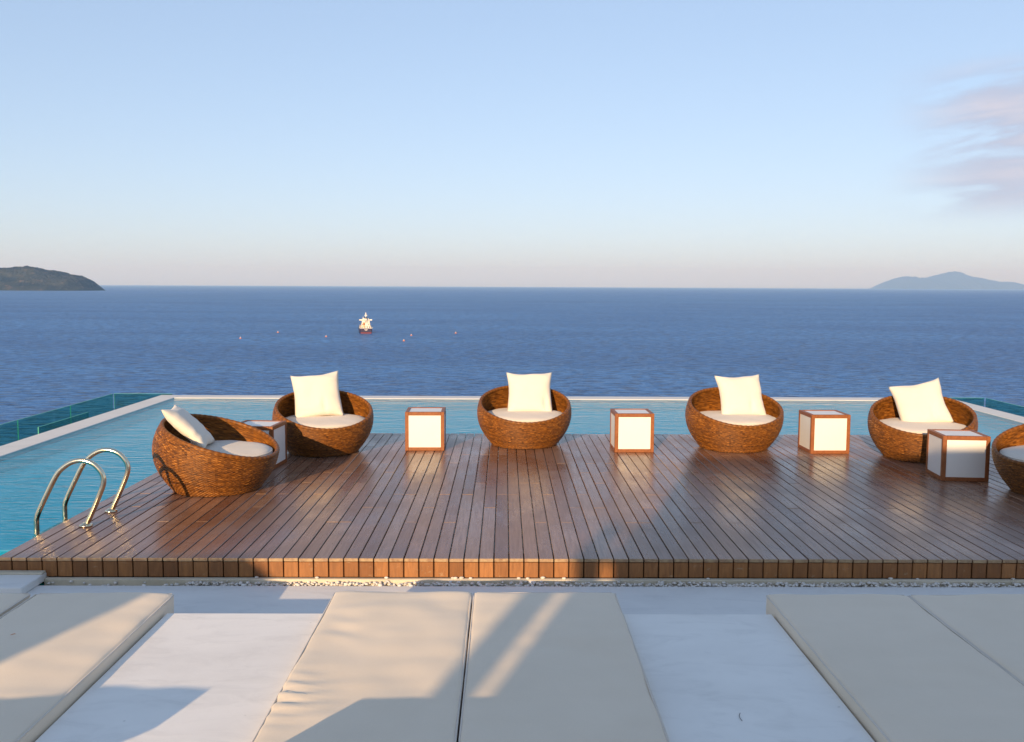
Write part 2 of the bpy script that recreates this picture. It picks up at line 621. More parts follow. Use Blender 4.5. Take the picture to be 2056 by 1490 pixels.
def island(name, mat, ridge, yc, half, nx, ny, rough, label, seed):
    """ridge: (x, height) along X; half: half width in Y"""
    x0, x1 = ridge[0][0], ridge[-1][0]
    mb = MB()
    vs, fs = [], []
    for j in range(ny + 1):
        v = -1 + 2 * j / ny
        for i in range(nx + 1):
            x = x0 + (x1 - x0) * i / nx
            h = interp(ridge, x)
            wid = half * (0.35 + 0.65 * min(1.0, h / (0.6 * max(r[1] for r in ridge))))
            prof = max(0.0, 1 - abs(v) ** 1.7)
            y = yc + v * wid + mn.noise(Vector((x / 400.0, seed, 0))) * half * 0.12
            z = h * prof
            z += rough * prof * (mn.fractal(Vector((x, y, seed * 99)) / (rough * 9), 0.6, 2.2, 5)) * min(1, h / (rough * 2 + 1e-6))
            z += rough * 0.75 * prof * mn.noise(Vector((x, y, seed)) / (rough * 2.2)) * min(1, h / (rough * 3))
            edge = 1 if (abs(v) < 0.999 and 0 < i < nx) else 0
            vs.append((x, y, SEA - 1.0 + (max(z, 0) + 0.6) * edge))
    for j in range(ny):
        for i in range(nx):
            a = j * (nx + 1) + i
            fs.append((a, a + 1, a + nx + 2, a + nx + 1))
    mb.add(vs, fs, False)
    tag(mb.build(name, mat), label, 'island', kind='structure')


def px_ridge(pts, Y, base):
    return [((x - 1013.5) / 1880 * Y, max(0.0, (base + (x - 1013) * 0.0045 - y) / 1880 * Y)) for x, y in pts]


r_left = [(-6800, 0), (-6300, 90), (-5700, 165), (-5200, 190)] + [((x - 1013.5) / 1880 * 8300, h) for x, h in
          [(0, 196), (20, 194), (45, 206), (60, 206), (90, 196), (110, 178), (130, 160), (150, 140), (165, 128), (178, 100), (190, 60), (198, 28), (206, 0)]]
island('wooded_island', M['isl_near'], r_left, 8300, 420, 420, 70, 10.0,
       'dark wooded island sloping down to the sea at the left of the horizon', 3)
fr_px = [(1750, 580), (1764, 575), (1776, 566), (1807, 555), (1825, 556), (1833, 560), (1845, 557), (1856, 560), (1873, 553.7), (1887, 549), (1902, 545),
         (1911, 550), (1925, 554.5), (1948, 557), (1970, 562), (1984, 566.7), (2010, 566), (2029, 570), (2060, 577), (2090, 583)]
island('hazy_mountain_island', M['isl_far'], px_ridge([(x + 8, y) for x, y in fr_px], 55000, 576.0), 55000, 3900, 260, 40, 32.0,
       'faint hazy blue mountain island on the horizon at the right', 8)


def hillside():
    mb = MB()
    vs, fs = [], []
    nx, ny = 60, 50
    for j in range(ny + 1):
        y = -60 + 170 * j / ny
        for i in range(nx + 1):
            x = -150 + 300 * i / nx
            if y < 20:
                z = -3.2
            else:
                z = -3.2 - (y - 20) * 0.72
            z -= max(0.0, abs(x) - 25) * 0.12
            z += 1.2 * mn.noise(Vector((x, y, 0)) / 9) * min(1, max(0, (max(abs(x) - 16, y - 21)) / 8))
            vs.append((x, y, max(z, SEA - 6)))
    for j in range(ny):
        for i in range(nx):
            a = j * (nx + 1) + i
            fs.append((a, a + 1, a + nx + 2, a + nx + 1))
    mb.add(vs, fs, True)
    tag(mb.build('hillside', M['hill']), 'scrub covered hillside under the terrace falling to the sea', 'hillside', kind='structure')


hillside()


def haze():
    mb = MB().box(-63000, 63000, -63000, 63000, SEA - 9, 1150)
    mat = bpy.data.materials.new('sea_air')
    mat.use_nodes = True
    nt = mat.node_tree
    nt.nodes.clear()
    o = nt.nodes.new('ShaderNodeOutputMaterial')
    v = nt.nodes.new('ShaderNodeVolumePrincipled')
    v.inputs['Color'].default_value = (0.42, 0.69, 1.0, 1)
    v.inputs['Density'].default_value = 3.0e-5
    v.inputs['Absorption Color'].default_value = (1, 1, 1, 1)
    v.inputs['Anisotropy'].default_value = 0.16
    nt.links.new(v.outputs[0], o.inputs['Volume'])
    ob = mb.build('haze', mat)
    tag(ob, 'thin pale sea haze hanging over the water', 'haze', kind='stuff')


haze()

# ------------------------------------------------------------------ pool
PF = -0.20                                   # pool floor
WZ = -0.010                                   # water level
PX0, PX1, PY0, PY1 = -5.57, 7.38, 6.56, 15.72     # inner faces of the basin
OX0, OX1, OY1 = -5.92, 7.71, 16.10                # outer faces
pool = empty('swimming_pool', (0, 0, 0))
tag(pool, 'turquoise infinity pool wrapped round the wooden deck', 'pool', kind='structure')
mb = MB()
mb.box(OX0 + .03, OX1 - .03, PY0 - 0.07, OY1 - .03, -0.75, PF)
mb.build('pool_floor', M['tile'], pool)
for (a, b, c, d) in ((OX0 + .03, PX0, PY0 - 0.07, OY1 - .03), (PX1, OX1 - .03, PY0 - 0.07, OY1 - .03), (PX0, PX1, PY1, OY1 - .03), (PX0, PX1, PY0 - 0.07, PY0)):
    MB().box(a, b, c, d, PF, -0.062).build('pool_wall', M['tile'], pool)
for (a, b, c, d, bv) in ((OX0, PX0, PY0 - 0.1, OY1, .006), (PX1, OX1, PY0 - 0.1, OY1, .006), (PX0, PX1, PY1, OY1, .006)):
    MB().box(a, b, c, d, -0.06, 0.0, bv).build('coping', M['coping'], pool)
for (a, b, c, d) in ((OX0, OX0 + .028, PY0 - .1, OY1), (OX1 - .028, OX1, PY0 - .1, OY1), (OX0 + .03, OX1 - .03, OY1 - .028, OY1)):
    MB().box(a, b, c, d, -2.4, -0.063).build('outer_wall', M['plaster'], pool)


def water_sheet():
    nx, ny = 40, 30
    vs, fs = [], []
    for j in range(ny + 1):
        for i in range(nx + 1):
            vs.append((PX0 + (PX1 - PX0) * i / nx, PY0 + (PY1 - PY0) * j / ny, WZ))
    for j in range(ny):
        for i in range(nx):
            a = j * (nx + 1) + i
            fs.append((a, a + 1, a + nx + 2, a + nx + 1))
    tag(MB().add(vs, fs, True).build('pool_water', M['water']), 'rippled clear turquoise water filling the infinity pool', 'water', kind='structure')


water_sheet()

# terrace round the pool, below the coping
t_low = empty('lower_terrace')
tag(t_low, 'lower stone terrace outside the infinity edge', 'terrace', kind='structure')
for (a, b, c, d) in ((-8.2, OX0, 5.0, 19.0), (OX1, 10.0, 5.0, 19.0), (OX0, OX1, OY1, 19.0)):
    MB().box(a, b, c, d, -2.6, -1.40).build('paving', M['floor'], t_low)


# ------------------------------------------------------------------ upper terrace with beds
FL = -0.16
terr = empty('terrace_floor')
tag(terr, 'white stone terrace floor between the deck and the sunbeds', 'terrace', kind='structure')
MB().box(-8.2, 11.0, -4.6, 6.285, -0.6, FL).build('paving', M['floor'], terr)
MB().box(-3.19, 11.0, 6.285, 6.435, -0.6, -0.215).build('trench_bottom', M['concrete'], terr)
MB().box(-3.19, 5.9, 6.36, 6.402, -0.215, -0.1365, 0.004).build('ledge', M['concrete'], terr)
MB().box(-8.2, -3.19, 6.06, 6.435, FL, -0.103, 0.006).build('raised_block', M['floor'], terr)
MB().box(-8.2, -3.19, 6.34, 6.398, -0.103, -0.088, 0.003).build('crumbling_edge', M['concrete'], terr)


def pebbles():
    mb = MB()
    rg = random.Random(11)
    ico_v, ico_f = [], []
    n, m = 7, 5
    ico_v.append((0, 0, -1))
    for i in range(1, m):
        la = -PI / 2 + PI * i / m
        for k in range(n):
            an = 2 * PI * k / n
            ico_v.append((math.cos(la) * math.cos(an), math.cos(la) * math.sin(an), math.sin(la)))
    ico_v.append((0, 0, 1))
    for k in range(n):
        ico_f.append((0, 1 + (k + 1) % n, 1 + k))
    for i in range(m - 2):
        for k in range(n):
            a = 1 + i * n
            ico_f.append((a + k, a + (k + 1) % n, a + n + (k + 1) % n, a + n + k))
    last = len(ico_v) - 1
    for k in range(n):
        a = 1 + (m - 2) * n
        ico_f.append((a + k, a + (k + 1) % n, last))
    x = -3.15
    while x < 5.0:
        dens = 4 if x > -2.2 else (1 if rg.random() < 0.5 else 0)
        for _ in range(dens):
            s = rg.uniform(0.007, 0.014)
            y = rg.uniform(6.292, 6.355)
            z = -0.182 + rg.random() * 0.034
            Mx = Matrix.Translation((x + rg.uniform(-.012, .012), y, z)) @ Matrix.Rotation(rg.uniform(0, 6.3), 4, 'Z') @ \
                Matrix.Diagonal((s * rg.uniform(1.0, 1.6), s, s * rg.uniform(0.6, 0.85), 1))
            mb.add(ico_v, ico_f, True, 0, Mx)
        if rg.random() < 0.045:
            s = rg.uniform(0.009, 0.014)
            mb.add(ico_v, ico_f, True, 0, Matrix.Translation((x, rg.uniform(6.37, 6.39), -0.1365 + s * 0.5)) @ Matrix.Diagonal((s * 1.4, s, s * 0.7, 1)))
        x += 0.021
    tag(mb.build('pebbles', M['pebble']), 'row of small white pebbles filling the drain strip along the deck', 'pebbles', kind='stuff')


pebbles()

# ------------------------------------------------------------------ wooden deck
deck = empty('wooden_deck', (0, 0, 0))
tag(deck, 'brown hardwood deck of long planks reaching out into the pool', 'deck', kind='structure')
DX0, DY0, DY1, PITCH, NROW = -3.53, 6.40, 11.97, 0.105, 89
GAP = 0.008
MB().box(DX0 + .03, DX0 + NROW * PITCH - .03, DY0 + 0.05, DY1 - 0.03, PF + .002, -0.034).build('deck_base', M['dark'], deck)  # near-black block: the darkness in the plank gaps put into its colour
JO = (DY1 - DY0) / 11.0


def plank_mesh(k, front):
    L = JO * k - 0.0025
    w = PITCH - GAP
    mb = MB().box(0, w, 0, L, -0.024, 0.0, 0.003)
    for fi, f in enumerate(mb.f):           # end grain, worn pale
        c = sum((Vector(mb.v[i]) for i in f), Vector()) / len(f)
        if c.y < 0.0026 or c.y > L - 0.0026:
            mb.mi[fi] = 1 if (front and c.y < 0.0026) else 2
    return mb.mesh('plank', [M['plank'], M['plank_end'], M['plank_joint']])


pm = {(k, fr): plank_mesh(k, fr) for k in range(2, 7) for fr in (True, False)}
combos = [(3, 4, 4), (4, 3, 4), (4, 4, 3), (5, 3, 3), (3, 5, 3), (3, 3, 5), (2, 4, 5), (2, 5, 4), (4, 5, 2), (5, 4, 2), (5, 2, 4), (4, 2, 5), (2, 6, 3), (3, 6, 2), (6, 3, 2), (2, 3, 6)]
prev = None
for r in range(NROW):
    while True:
        cb = rng.choice(combos)
        if cb != prev:
            break
    prev = cb
    y = DY0
    for q, k in enumerate(cb):
        o = link('plank', pm[(k, q == 0)], deck)
        o.location = (DX0 + r * PITCH, y + (0.0 if q == 0 else 0.0025), rng.uniform(-0.0012, 0.0012))
        y += JO * k
fm = MB().box(0, PITCH - GAP, 0, 0.024, -0.135, -0.0275, 0.003).mesh('fascia_block', M['fascia'])
for r in range(NROW):
    o = link('fascia_block', fm, deck)
    o.location = (DX0 + r * PITCH, DY0 + 0.004 + rng.uniform(-.0015, .0015), rng.uniform(-.001, .001))

# ------------------------------------------------------------------ pool ladder
lad = empty('pool_ladder', (-3.30, 7.27, 0))
tag(lad, 'polished steel pool ladder with two looped handrails at the deck edge', 'ladder')


def smooth_path(pts, n=8):
    P = [Vector(p) for p in pts]
    out = []
    for i in range(len(P) - 1):
        p0, p1, p2, p3 = P[max(i - 1, 0)], P[i], P[i + 1], P[min(i + 2, len(P) - 1)]
        for k in range(n):
            u = k / n
            out.append(0.5 * ((2 * p1) + (p2 - p0) * u + (2 * p0 - 5 * p1 + 4 * p2 - p3) * u * u + (-p0 + 3 * p1 - 3 * p2 + p3) * u ** 3))
    out.append(P[-1])
    return out


rail_pts = [(-3.299, -.01), (-3.272, .05), (-3.231, .136), (-3.180, .250), (-3.150, .330), (-3.146, .385), (-3.168, .440), (-3.225, .497), (-3.300, .522), (-3.378, .513),
            (-3.452, .470), (-3.515, .400), (-3.598, .243), (-3.658, .120), (-3.681, .060), (-3.684, .0), (-3.684, -.15), (-3.684, -.17), (-3.684, -.195)]
rail_path = smooth_path([(x + 3.30, 0, z) for x, z in rail_pts], 5)
rail_me = MB().tube(rail_path, 0.0205, 14).mesh('handrail', M['chrome'])
fl_me = MB().lathe([(0.050, 0.0015), (0.052, 0.006), (0.046, 0.012), (0.030, 0.018), (0.024, 0.026), (0.0, 0.026)], 24).mesh('flange', M['chrome'])
tread_me = MB().box(-0.04, 0.04, 0.0, 0.475, -0.012, 0.012, 0.004).mesh('tread', M['chrome'])
for dy in (0.0, 0.475):
    o = link('handrail', rail_me, lad)
    o.location = (0, dy, 0)
    o = link('flange', fl_me, lad)
    o.location = (0.003, dy, 0.0005)
for z in (-0.10,):
    o = link('tread', tread_me, lad)
    o.location = (-0.384, 0, z)

# ------------------------------------------------------------------ rattan chairs
PROF = [(0.0, 0.385), (0.04, 0.415), (0.10, 0.462), (0.18, 0.512), (0.26, 0.545), (0.34, 0.562), (0.42, 0.564), (0.50, 0.550), (0.58, 0.520), (0.64, 0.486), (0.70, 0.444), (0.80, 0.36)]


def prof_r(z):
    for i in range(len(PROF) - 1):
        z1, r1 = PROF[i]
        z2, r2 = PROF[i + 1]
        if z <= z2 or i == len(PROF) - 2:
            z0, r0 = PROF[max(i - 1, 0)]
            z3, r3 = PROF[min(i + 2, len(PROF) - 1)]
            u = (z - z1) / (z2 - z1)
            m1 = (r2 - r0) / (z2 - z0) * (z2 - z1)
            m2 = (r3 - r1) / (z3 - z1) * (z2 - z1)
            return (2 * u ** 3 - 3 * u * u + 1) * r1 + (u ** 3 - 2 * u * u + u) * m1 + (-2 * u ** 3 + 3 * u * u) * r2 + (u ** 3 - u * u) * m2


def rim_z(th):                # th = 0 at the front (local -Y)
    return 0.500 - 0.165 * math.cos(th) - 0.012 * math.cos(2 * th)


def chair_meshes():
    rg = random.Random(5)
    NS, PT = 136, 3                      # stakes, points per stake
    NRW, PR = 44, 4                     # weavers
    nth, nv = NS * PT, NRW * PR
    vs, fs, tone = [], [], []
    seg = [[min(1, max(0, rg.gauss(0.56, 0.21))) for _ in range(NS)] for _ in range(NRW + 1)]
    row_t = [rg.gauss(0, 0.06) for _ in range(NRW + 1)]
    row_t[10] -= 0.22
    row_t[11] -= 0.16
    row_t[21] -= 0.16
    for j in range(nv + 1):
        v = j / nv
        for i in range(nth):
            th = 2 * PI * i / nth
            z = 0.004 + (rim_z(th) - 0.004) * v
            rr = prof_r(z)
            ri = min(NRW - 1, j // PR)
            ph = (j % PR) / PR
            s = math.cos(PI * (i / PT) + PI * ri)
            bul = math.sin(PI * ph) ** 0.7 if j < nv else 0
            d = 0.0050 * bul * (0.40 + 0.60 * s) - 0.0032 * (1 - bul)
            tone.append(max(0, min(1, (seg[ri][i // PT] + row_t[ri]) * (0.40 + 0.60 * bul) * (0.80 + 0.20 * s) * 1.12)))  # weave gaps darkened in the tone: crevice shade put into the colour
            a = th - PI / 2
            vs.append(((rr + d) * math.cos(a), (rr + d) * math.sin(a), z))
    for j in range(nv):
        for i in range(nth):
            i2 = (i + 1) % nth
            fs.append((j * nth + i, j * nth + i2, (j + 1) * nth + i2, (j + 1) * nth + i))
    # inner wall
    b0 = len(vs)
    mth, mv = 168, 60
    for j in range(mv + 1):
        v = j / mv
        for i in range(mth):
            th = 2 * PI * i / mth
            z = rim_z(th) + (0.235 - rim_z(th)) * v
            rr = prof_r(z) - 0.036
            ri = j // 2
            s = math.cos(PI * (i / 2) + PI * ri)
            bul = 1.0 if j % 2 else 0.0
            d = 0.005 * bul * (0.45 + 0.55 * s)
            tone.append(max(0, min(1, seg[ri % NRW][(i // 2) % NS] * (0.5 + 0.5 * bul))))
            a = th - PI / 2
            vs.append(((rr - d) * math.cos(a), (rr - d) * math.sin(a), z))
    for j in range(mv):
        for i in range(mth):
            i2 = (i + 1) % mth
            fs.append((b0 + j * mth + i2, b0 + j * mth + i, b0 + (j + 1) * mth + i, b0 + (j + 1) * mth + i2))
    fs.append(tuple(b0 + mv * mth + i for i in range(mth)))
    fs.append(tuple(range(nth))[::-1])
    mb = MB().add(vs, fs, True)
    me = mb.mesh('shell', M['wicker'])
    at = me.attributes.new('tone', 'FLOAT', 'POINT')
    at.data.foreach_set('value', tone)
    # braided rim
    pts = []
    n = 180
    for k in range(n):
        th = 2 * PI * k / n
        z = rim_z(th)
        rr = prof_r(z) - 0.018
        a = th - PI / 2
        pts.append((rr * math.cos(a), rr * math.sin(a), z + 0.001))
    rs = [0.0205 + 0.0018 * math.sin(k * PI / 1.5) for k in range(n)]
    mb = MB().tube(pts, rs, 10, closed=True)
    mr = mb.mesh('rim', M['wicker'])
    at = mr.attributes.new('tone', 'FLOAT', 'POINT')
    at.data.foreach_set('value', [0.30 + 0.22 * ((v_ // 10) % 3 == 0) + 0.12 * rg.random() for v_ in range(len(mb.v))])
    # seat cushion
    prof = [(0.0, 0.24), (0.44, 0.24), (0.478, 0.255), (0.494, 0.285), (0.494, 0.320), (0.484, 0.345), (0.460, 0.360), (0.40, 0.370), (0.30, 0.376), (0.15, 0.380), (0.0, 0.381)]
    mb = MB().lathe(prof, 64)
    out = []
    for p in mb.v:
        p = Vector(p)
        if p.z > 0.33:
            p.z += 0.010 * mn.noise(p * 5)
            p.z += 0.016 * p.y
        out.append((p.x, p.y - 0.010, p.z + 0.016))
    mb.v = out
    mc = mb.mesh('seat_cushion', M['cushion'])
    mp = MB().tube([(0.488 * math.cos(2 * PI * k / 72), 0.488 * math.sin(2 * PI * k / 72) - .010, 0.357 + 0.008 * math.sin(2 * PI * k / 72)) for k in range(72)], 0.0045, 6, closed=True).mesh('piping', M['cushion'])
    return me, mr, mc, mp


ch_shell, ch_rim, ch_cush, ch_pipe = chair_meshes()


def chair(x, y, facing, label):
    """facing: degrees the front is turned from -Y towards +X"""
    o = empty('rattan_chair', (x, y, 0.0), R(facing))
    tag(o, label, 'chair', 'round rattan lounge chairs along the deck')
    link('shell', ch_shell, o)
    link('rim', ch_rim, o)
    c = link('seat_cushion', ch_cush, o)
    link('piping', ch_pipe, c)
    return o


chair(-2.68, 8.66, 76, 'round rattan chair turned sideways nearest the pool ladder')
chair(-2.07, 10.64, 22, 'round rattan chair at the left back, partly shaded by the chair near the ladder')
chair(0.24, 11.18, 4, 'round rattan chair in the middle, third from the left')
chair(2.72, 10.98, 5, 'round rattan chair, fourth from the left, just right of centre')
chair(4.68, 10.37, -20, 'round rattan chair with its pillow tilted on one corner, behind the half shaded cube')
chair(5.15, 8.53, -66, 'round rattan chair cut off by the right edge of the picture')


# pillows
def pillow_mesh(seed, W=0.50, T=0.095):
    rg = random.Random(seed)
    n = 28
    vs, fs = [], []
    fx = rg.uniform(0.2, 0.7)
    offs = Vector((rg.uniform(0, 50), rg.uniform(0, 50), rg.uniform(0, 50)))
    for side in (1, -1):
        for j in range(n + 1):
            for i in range(n + 1):
                u = -1 + 2 * i / n
                v = -1 + 2 * j / n
                u = math.copysign(abs(u) ** 0.85, u)
                v = math.copysign(abs(v) ** 0.85, v)
                pin_u = 1 - 0.085 * (1 - v * v) * abs(u) ** 1.5
                pin_v = 1 - 0.085 * (1 - u * u) * abs(v) ** 1.5
                x = u * W * 0.56 * pin_u
                z = v * W * 0.56 * pin_v
                e = max(0.0, (1 - abs(u) ** 3.2)) ** 0.55 * max(0.0, (1 - abs(v) ** 3.2)) ** 0.55
                y = side * T * e
                p = Vector((x, side * 0.5, z)) * 5.5 + offs
                y += side * 0.012 * mn.noise(p) * e
                wr = mn.noise(Vector((x * 4, z * 18, 0)) + offs)
                edge = max(abs(u), abs(v))
                y += 0.012 * wr * max(0, min(1, (edge - 0.45) * 3)) * (1 if e > 0.01 else 0.5)
                fold = math.exp(-((u - fx) / 0.10) ** 2 - ((v + 0.55) / 0.35) ** 2)
                y -= side * 0.022 * fold
                x += 0.010 * mn.noise(Vector((u * 1.5, v * 1.5, 3.3)) + offs)
                z += 0.014 * mn.noise(Vector((u * 1.5, v * 1.5, 7.7)) + offs) - 0.012 * (1 - u * u) * max(0, v) ** 2
                vs.append((x, y, z))
    b = (n + 1) ** 2
    for s in (0, 1):
        for j in range(n):
            for i in range(n):
                a = s * b + j * (n + 1) + i
                q = (a, a + 1, a + n + 2, a + n + 1)
                fs.append(q[::-1] if s == 0 else q)
    mb = MB().add(vs, fs, True)
    return mb, b, n


def pillow(loc, yaw, lean, roll, seed, label, W=0.50, T=0.095):
    mb, b, n = pillow_mesh(seed, W, T)
    # weld the two sides along the seam
    ring = [i for i in range(n)] + [j * (n + 1) + n for j in range(n)] + [n * (n + 1) + n - i for i in range(n)] + [(n - j) * (n + 1) for j in range(n)]
    weld = {k + b: k for k in ring}
    mb.f = [tuple(weld.get(i, i) for i in f) for f in mb.f]
    o = mb.build('throw_pillow', M['pillow'])
    o.matrix_world = Matrix.Translation(loc) @ Matrix.Rotation(R(yaw), 4, 'Z') @ Matrix.Rotation(R(-lean), 4, 'X') @ Matrix.Rotation(R(roll), 4, 'Y')
    tag(o, label, 'pillow', 'cream throw pillows on the rattan chairs')
    return o


pillow((-2.175, 10.82, 0.625), 10, 24, -6, 1, 'cream throw pillow standing upright in the shaded chair at the left back')
pillow((0.310, 11.36, 0.600), 2, 30, 0, 2, 'cream throw pillow leaning back in the middle chair')
pillow((2.840, 11.15, 0.595), 3, 29, -2, 3, 'cream throw pillow in the fourth chair from the left')
pillow((4.745, 10.56, 0.580), -16, 27, -15, 4, 'cream throw pillow tilted on one corner in the chair at the right')
pillow((-2.915, 8.60, 0.592), 100, 46, 3, 5, 'cream throw pillow seen edge on in the chair nearest the ladder', 0.47, 0.07)


# ------------------------------------------------------------------ lantern cubes
S, BW = 0.45, 0.040


def cube_meshes():
    post = MB().box(0, BW, 0, BW, 0.0, S, 0.003).mesh('post', M['teak'])
    rail_x = MB().box(BW + .0005, S - BW - .0005, 0, BW, 0, BW, 0.003).mesh('rail', M['teak'])
    rail_y = MB().box(0, BW, BW + .0005, S - BW - .0005, 0, BW, 0.003).mesh('rail', M['teak'])
    pan_x = MB().box(BW, S - BW, 0.006, 0.012, BW, S - BW).mesh('panel', M['panel'])
    pan_y = MB().box(0.006, 0.012, BW, S - BW, BW, S - BW).mesh('panel', M['panel'])
    top = MB().box(BW, S - BW, BW, S - BW, S - 0.013, S - 0.007).mesh('top_panel', M['panel'])
    return post, rail_x, rail_y, pan_x, pan_y, top


cm = cube_meshes()


def lantern(x, y, rz, label):
    """x, y: front left corner on the deck"""
    o = empty('lantern_cube', (x, y, 0.001), R(rz))
    tag(o, label, 'lantern', 'white lantern cubes with wooden frames')
    for px in (0, S - BW):
        for py in (0, S - BW):
            link('post', cm[0], o).location = (px, py, 0)
    for z in (0, S - BW):
        for q in (0, S - BW):
            link('rail', cm[1], o).location = (0, q, z)
            link('rail', cm[2], o).location = (q, 0, z)
    link('panel', cm[3], o)
    link('panel', cm[3], o).location = (0, S - 0.018, 0)
    link('panel', cm[4], o)
    link('panel', cm[4], o).location = (S - 0.018, 0, 0)
    link('top_panel', cm[5], o)


lantern(-2.825, 9.57, -5, 'white lantern cube half hidden behind the sideways chair by the ladder')
lantern(-1.142, 10.68, 1.2, 'white lantern cube showing a sliver of its right side, left of the middle chair')
lantern(1.268, 10.61, 0.8, 'white lantern cube showing a sliver of its left side, right of the middle chair')
lantern(3.505, 10.56, 1.0, 'sunlit white lantern cube with its left side plainly seen, fourth from left')
lantern(4.318, 9.08, -5.5, 'nearest white lantern cube with its lower half in shadow at the right')


# ------------------------------------------------------------------ sunbeds
def mattress_mesh(w, y0, y1, z0, z1, seed, creases=(), rad=0.022):
    """cross section ring swept along Y"""
    h = z1 - z0
    ring = []
    nt = 26
    for k in range(5):
        a = PI / 2 * k / 4
        ring.append((rad - rad * math.cos(a), z1 - rad + rad * math.sin(a)))
    for k in range(1, nt):
        ring.append((rad + (w - 2 * rad) * k / nt, z1))
    for k in range(5):
        a = PI / 2 * k / 4
        ring.append((w - rad + rad * math.sin(a), z1 - rad + rad * math.cos(a)))
    ring += [(w, z1 - h * 0.55), (w - 0.008, z0 + 0.015), (w - 0.03, z0), (0.03, z0), (0.008, z0 + 0.015), (0, z1 - h * 0.55)]
    n = len(ring)
    ys = [(y0, 1.0), (y0 + 0.004, .6), (y0 + 0.014, .25), (y0 + 0.035, 0.0)]
    m = 64
    ys += [(y0 + 0.035 + (y1 - y0 - 0.07) * k / m, 0.0) for k in range(1, m)]
    ys += [(y1 - 0.035, 0.0), (y1 - 0.014, .25), (y1 - 0.004, .6), (y1, 1.0)]
    vs, fs = [], []
    off = Vector((seed * 13.7, seed * 5.1, 0))
    for y, ins in ys:
        for x, z in ring:
            d = rad * ins
            xx = min(max(x, d), w - d)
            zz = min(max(z, z0 + d * 0.5), z1 - d)
            if z > z1 - 0.5 * rad and ins < 0.5:
                q = Vector((x * 2.2, y * 1.3, 0)) + off
                zz += 0.010 * mn.noise(q) + 0.006 * mn.noise(q * 2.7) + 0.003 * mn.noise(Vector((x * 3, y * 9, seed)))
                e = min(x, w - x)
                zz -= 0.006 * max(0, 1 - e / 0.08) ** 2
                for (cx, cy, lx, ly, amp, fq) in creases:
                    g = math.exp(-((x - cx) / lx) ** 2 - ((y - cy) / ly) ** 2)
                    zz += amp * g * math.sin((y - cy) * fq + 3 * mn.noise(Vector((x * 5, y * 2, seed))))
            else:
                xx += 0.004 * mn.noise(Vector((x * 3, y * 4, z * 8)) + off)
            vs.append((xx, y, zz))
    for j in range(len(ys) - 1):
        for k in range(n):
            fs.append((j * n + k, j * n + (k + 1) % n, (j + 1) * n + (k + 1) % n, (j + 1) * n + k))
    fs.append(tuple(range(n))[::-1])
    fs.append(tuple((len(ys) - 1) * n + k for k in range(n)))
    return MB().add(vs, [f[::-1] for f in fs], True)


MT, MBOT = 0.165, 0.02


def sunbed(x, w, ytop, hz, hy, label, seed, creases=(), dz=0.0):
    """flat pad plus a raised head pad that ends at (hy, hz)"""
    o = empty('sunbed_mattress', (x, 0, dz))
    tag(o, label, 'mattress', 'beige sunbed mattresses in the foreground')
    pad = mattress_mesh(w, 3.27, ytop, MBOT, MT, seed, creases).build('seat_pad', M['mattress'], o)
    for px in (0.004, w - 0.004):
        MB().tube([(px, 3.29 + (ytop - 3.31) * k / 24, MT - 0.012 + 0.003 * mn.noise(Vector((px * 9, k * 0.4, seed)))) for k in range(25)], 0.0045, 6).build('piping', M['cushion'], pad)
    MB().tube([(0.02 + (w - 0.04) * k / 12, ytop - 0.004, MT - 0.013 + 0.002 * mn.noise(Vector((k * 0.5, 1, seed)))) for k in range(13)], 0.0045, 6).build('piping', M['cushion'], pad)
    L = math.hypot(3.255 - hy, hz - MT)
    ang = math.atan2(hz - MT, 3.255 - hy)
    hb = mattress_mesh(w, -L, 0.0, -0.12, 0.0, seed + 40, rad=0.016).build('head_pad', M['mattress'], o)
    hb.matrix_parent_inverse = Matrix.Identity(4)
    hb.location = (0, 3.255, MT)
    hb.rotation_euler = (-ang, 0, 0)
    return o


sunbed(-3.46, 0.79, 5.19, 0.585, 2.25, 'beige mattress at the far left edge, mostly cut off by the frame', 1)
sunbed(-2.645, 0.785, 5.19, 0.585, 2.25, 'beige mattress at the left with a diagonal band of sunlight across it', 2)
sunbed(-0.965, 0.785, 5.225, 0.475, 2.65, 'left one of the middle pair of beige mattresses, sunlit and creased at its edge', 3,
       creases=((0.05, 3.84, 0.13, 0.20, 0.0085, 60), (0.16, 4.65, 0.10, 0.30, 0.004, 30)))
sunbed(-0.172, 0.812, 5.22, 0.475, 2.65, 'right one of the middle pair of beige mattresses, crossed by soft shadow streaks', 4,
       creases=((0.52, 4.4, 0.12, 0.5, 0.005, 12), (0.7, 3.9, 0.08, 0.5, 0.004, 15)))
sunbed(1.49, 0.813, 5.19, 0.475, 2.65, 'shaded beige mattress left of the seam in the pair at the right', 5)
sunbed(2.305, 0.80, 5.19, 0.475, 2.65, 'shaded beige mattress at the far right edge, right of the seam', 6)

TB = 0.107


def plinth(x0, x1, label):
    tag(MB().box(x0, x1, 2.32, 5.01, FL, TB, 0.012).build('plinth', M['plaster']), label, 'plinth', 'low white plinths between the sunbeds')


plinth(-1.853, -0.972, 'low white plastered plinth with an L-shaped patch of shadow, left of the middle mattresses')
plinth(0.648, 1.484, 'low white plastered plinth in blue shade, right of the middle mattresses')


def bed_base(x0, x1, label):
    tag(MB().box(x0, x1, 2.32, 5.0, FL, MBOT + 0.001, 0.01).build('bed_base', M['plaster']), label, 'bed base', 'white plaster bases under the mattresses')


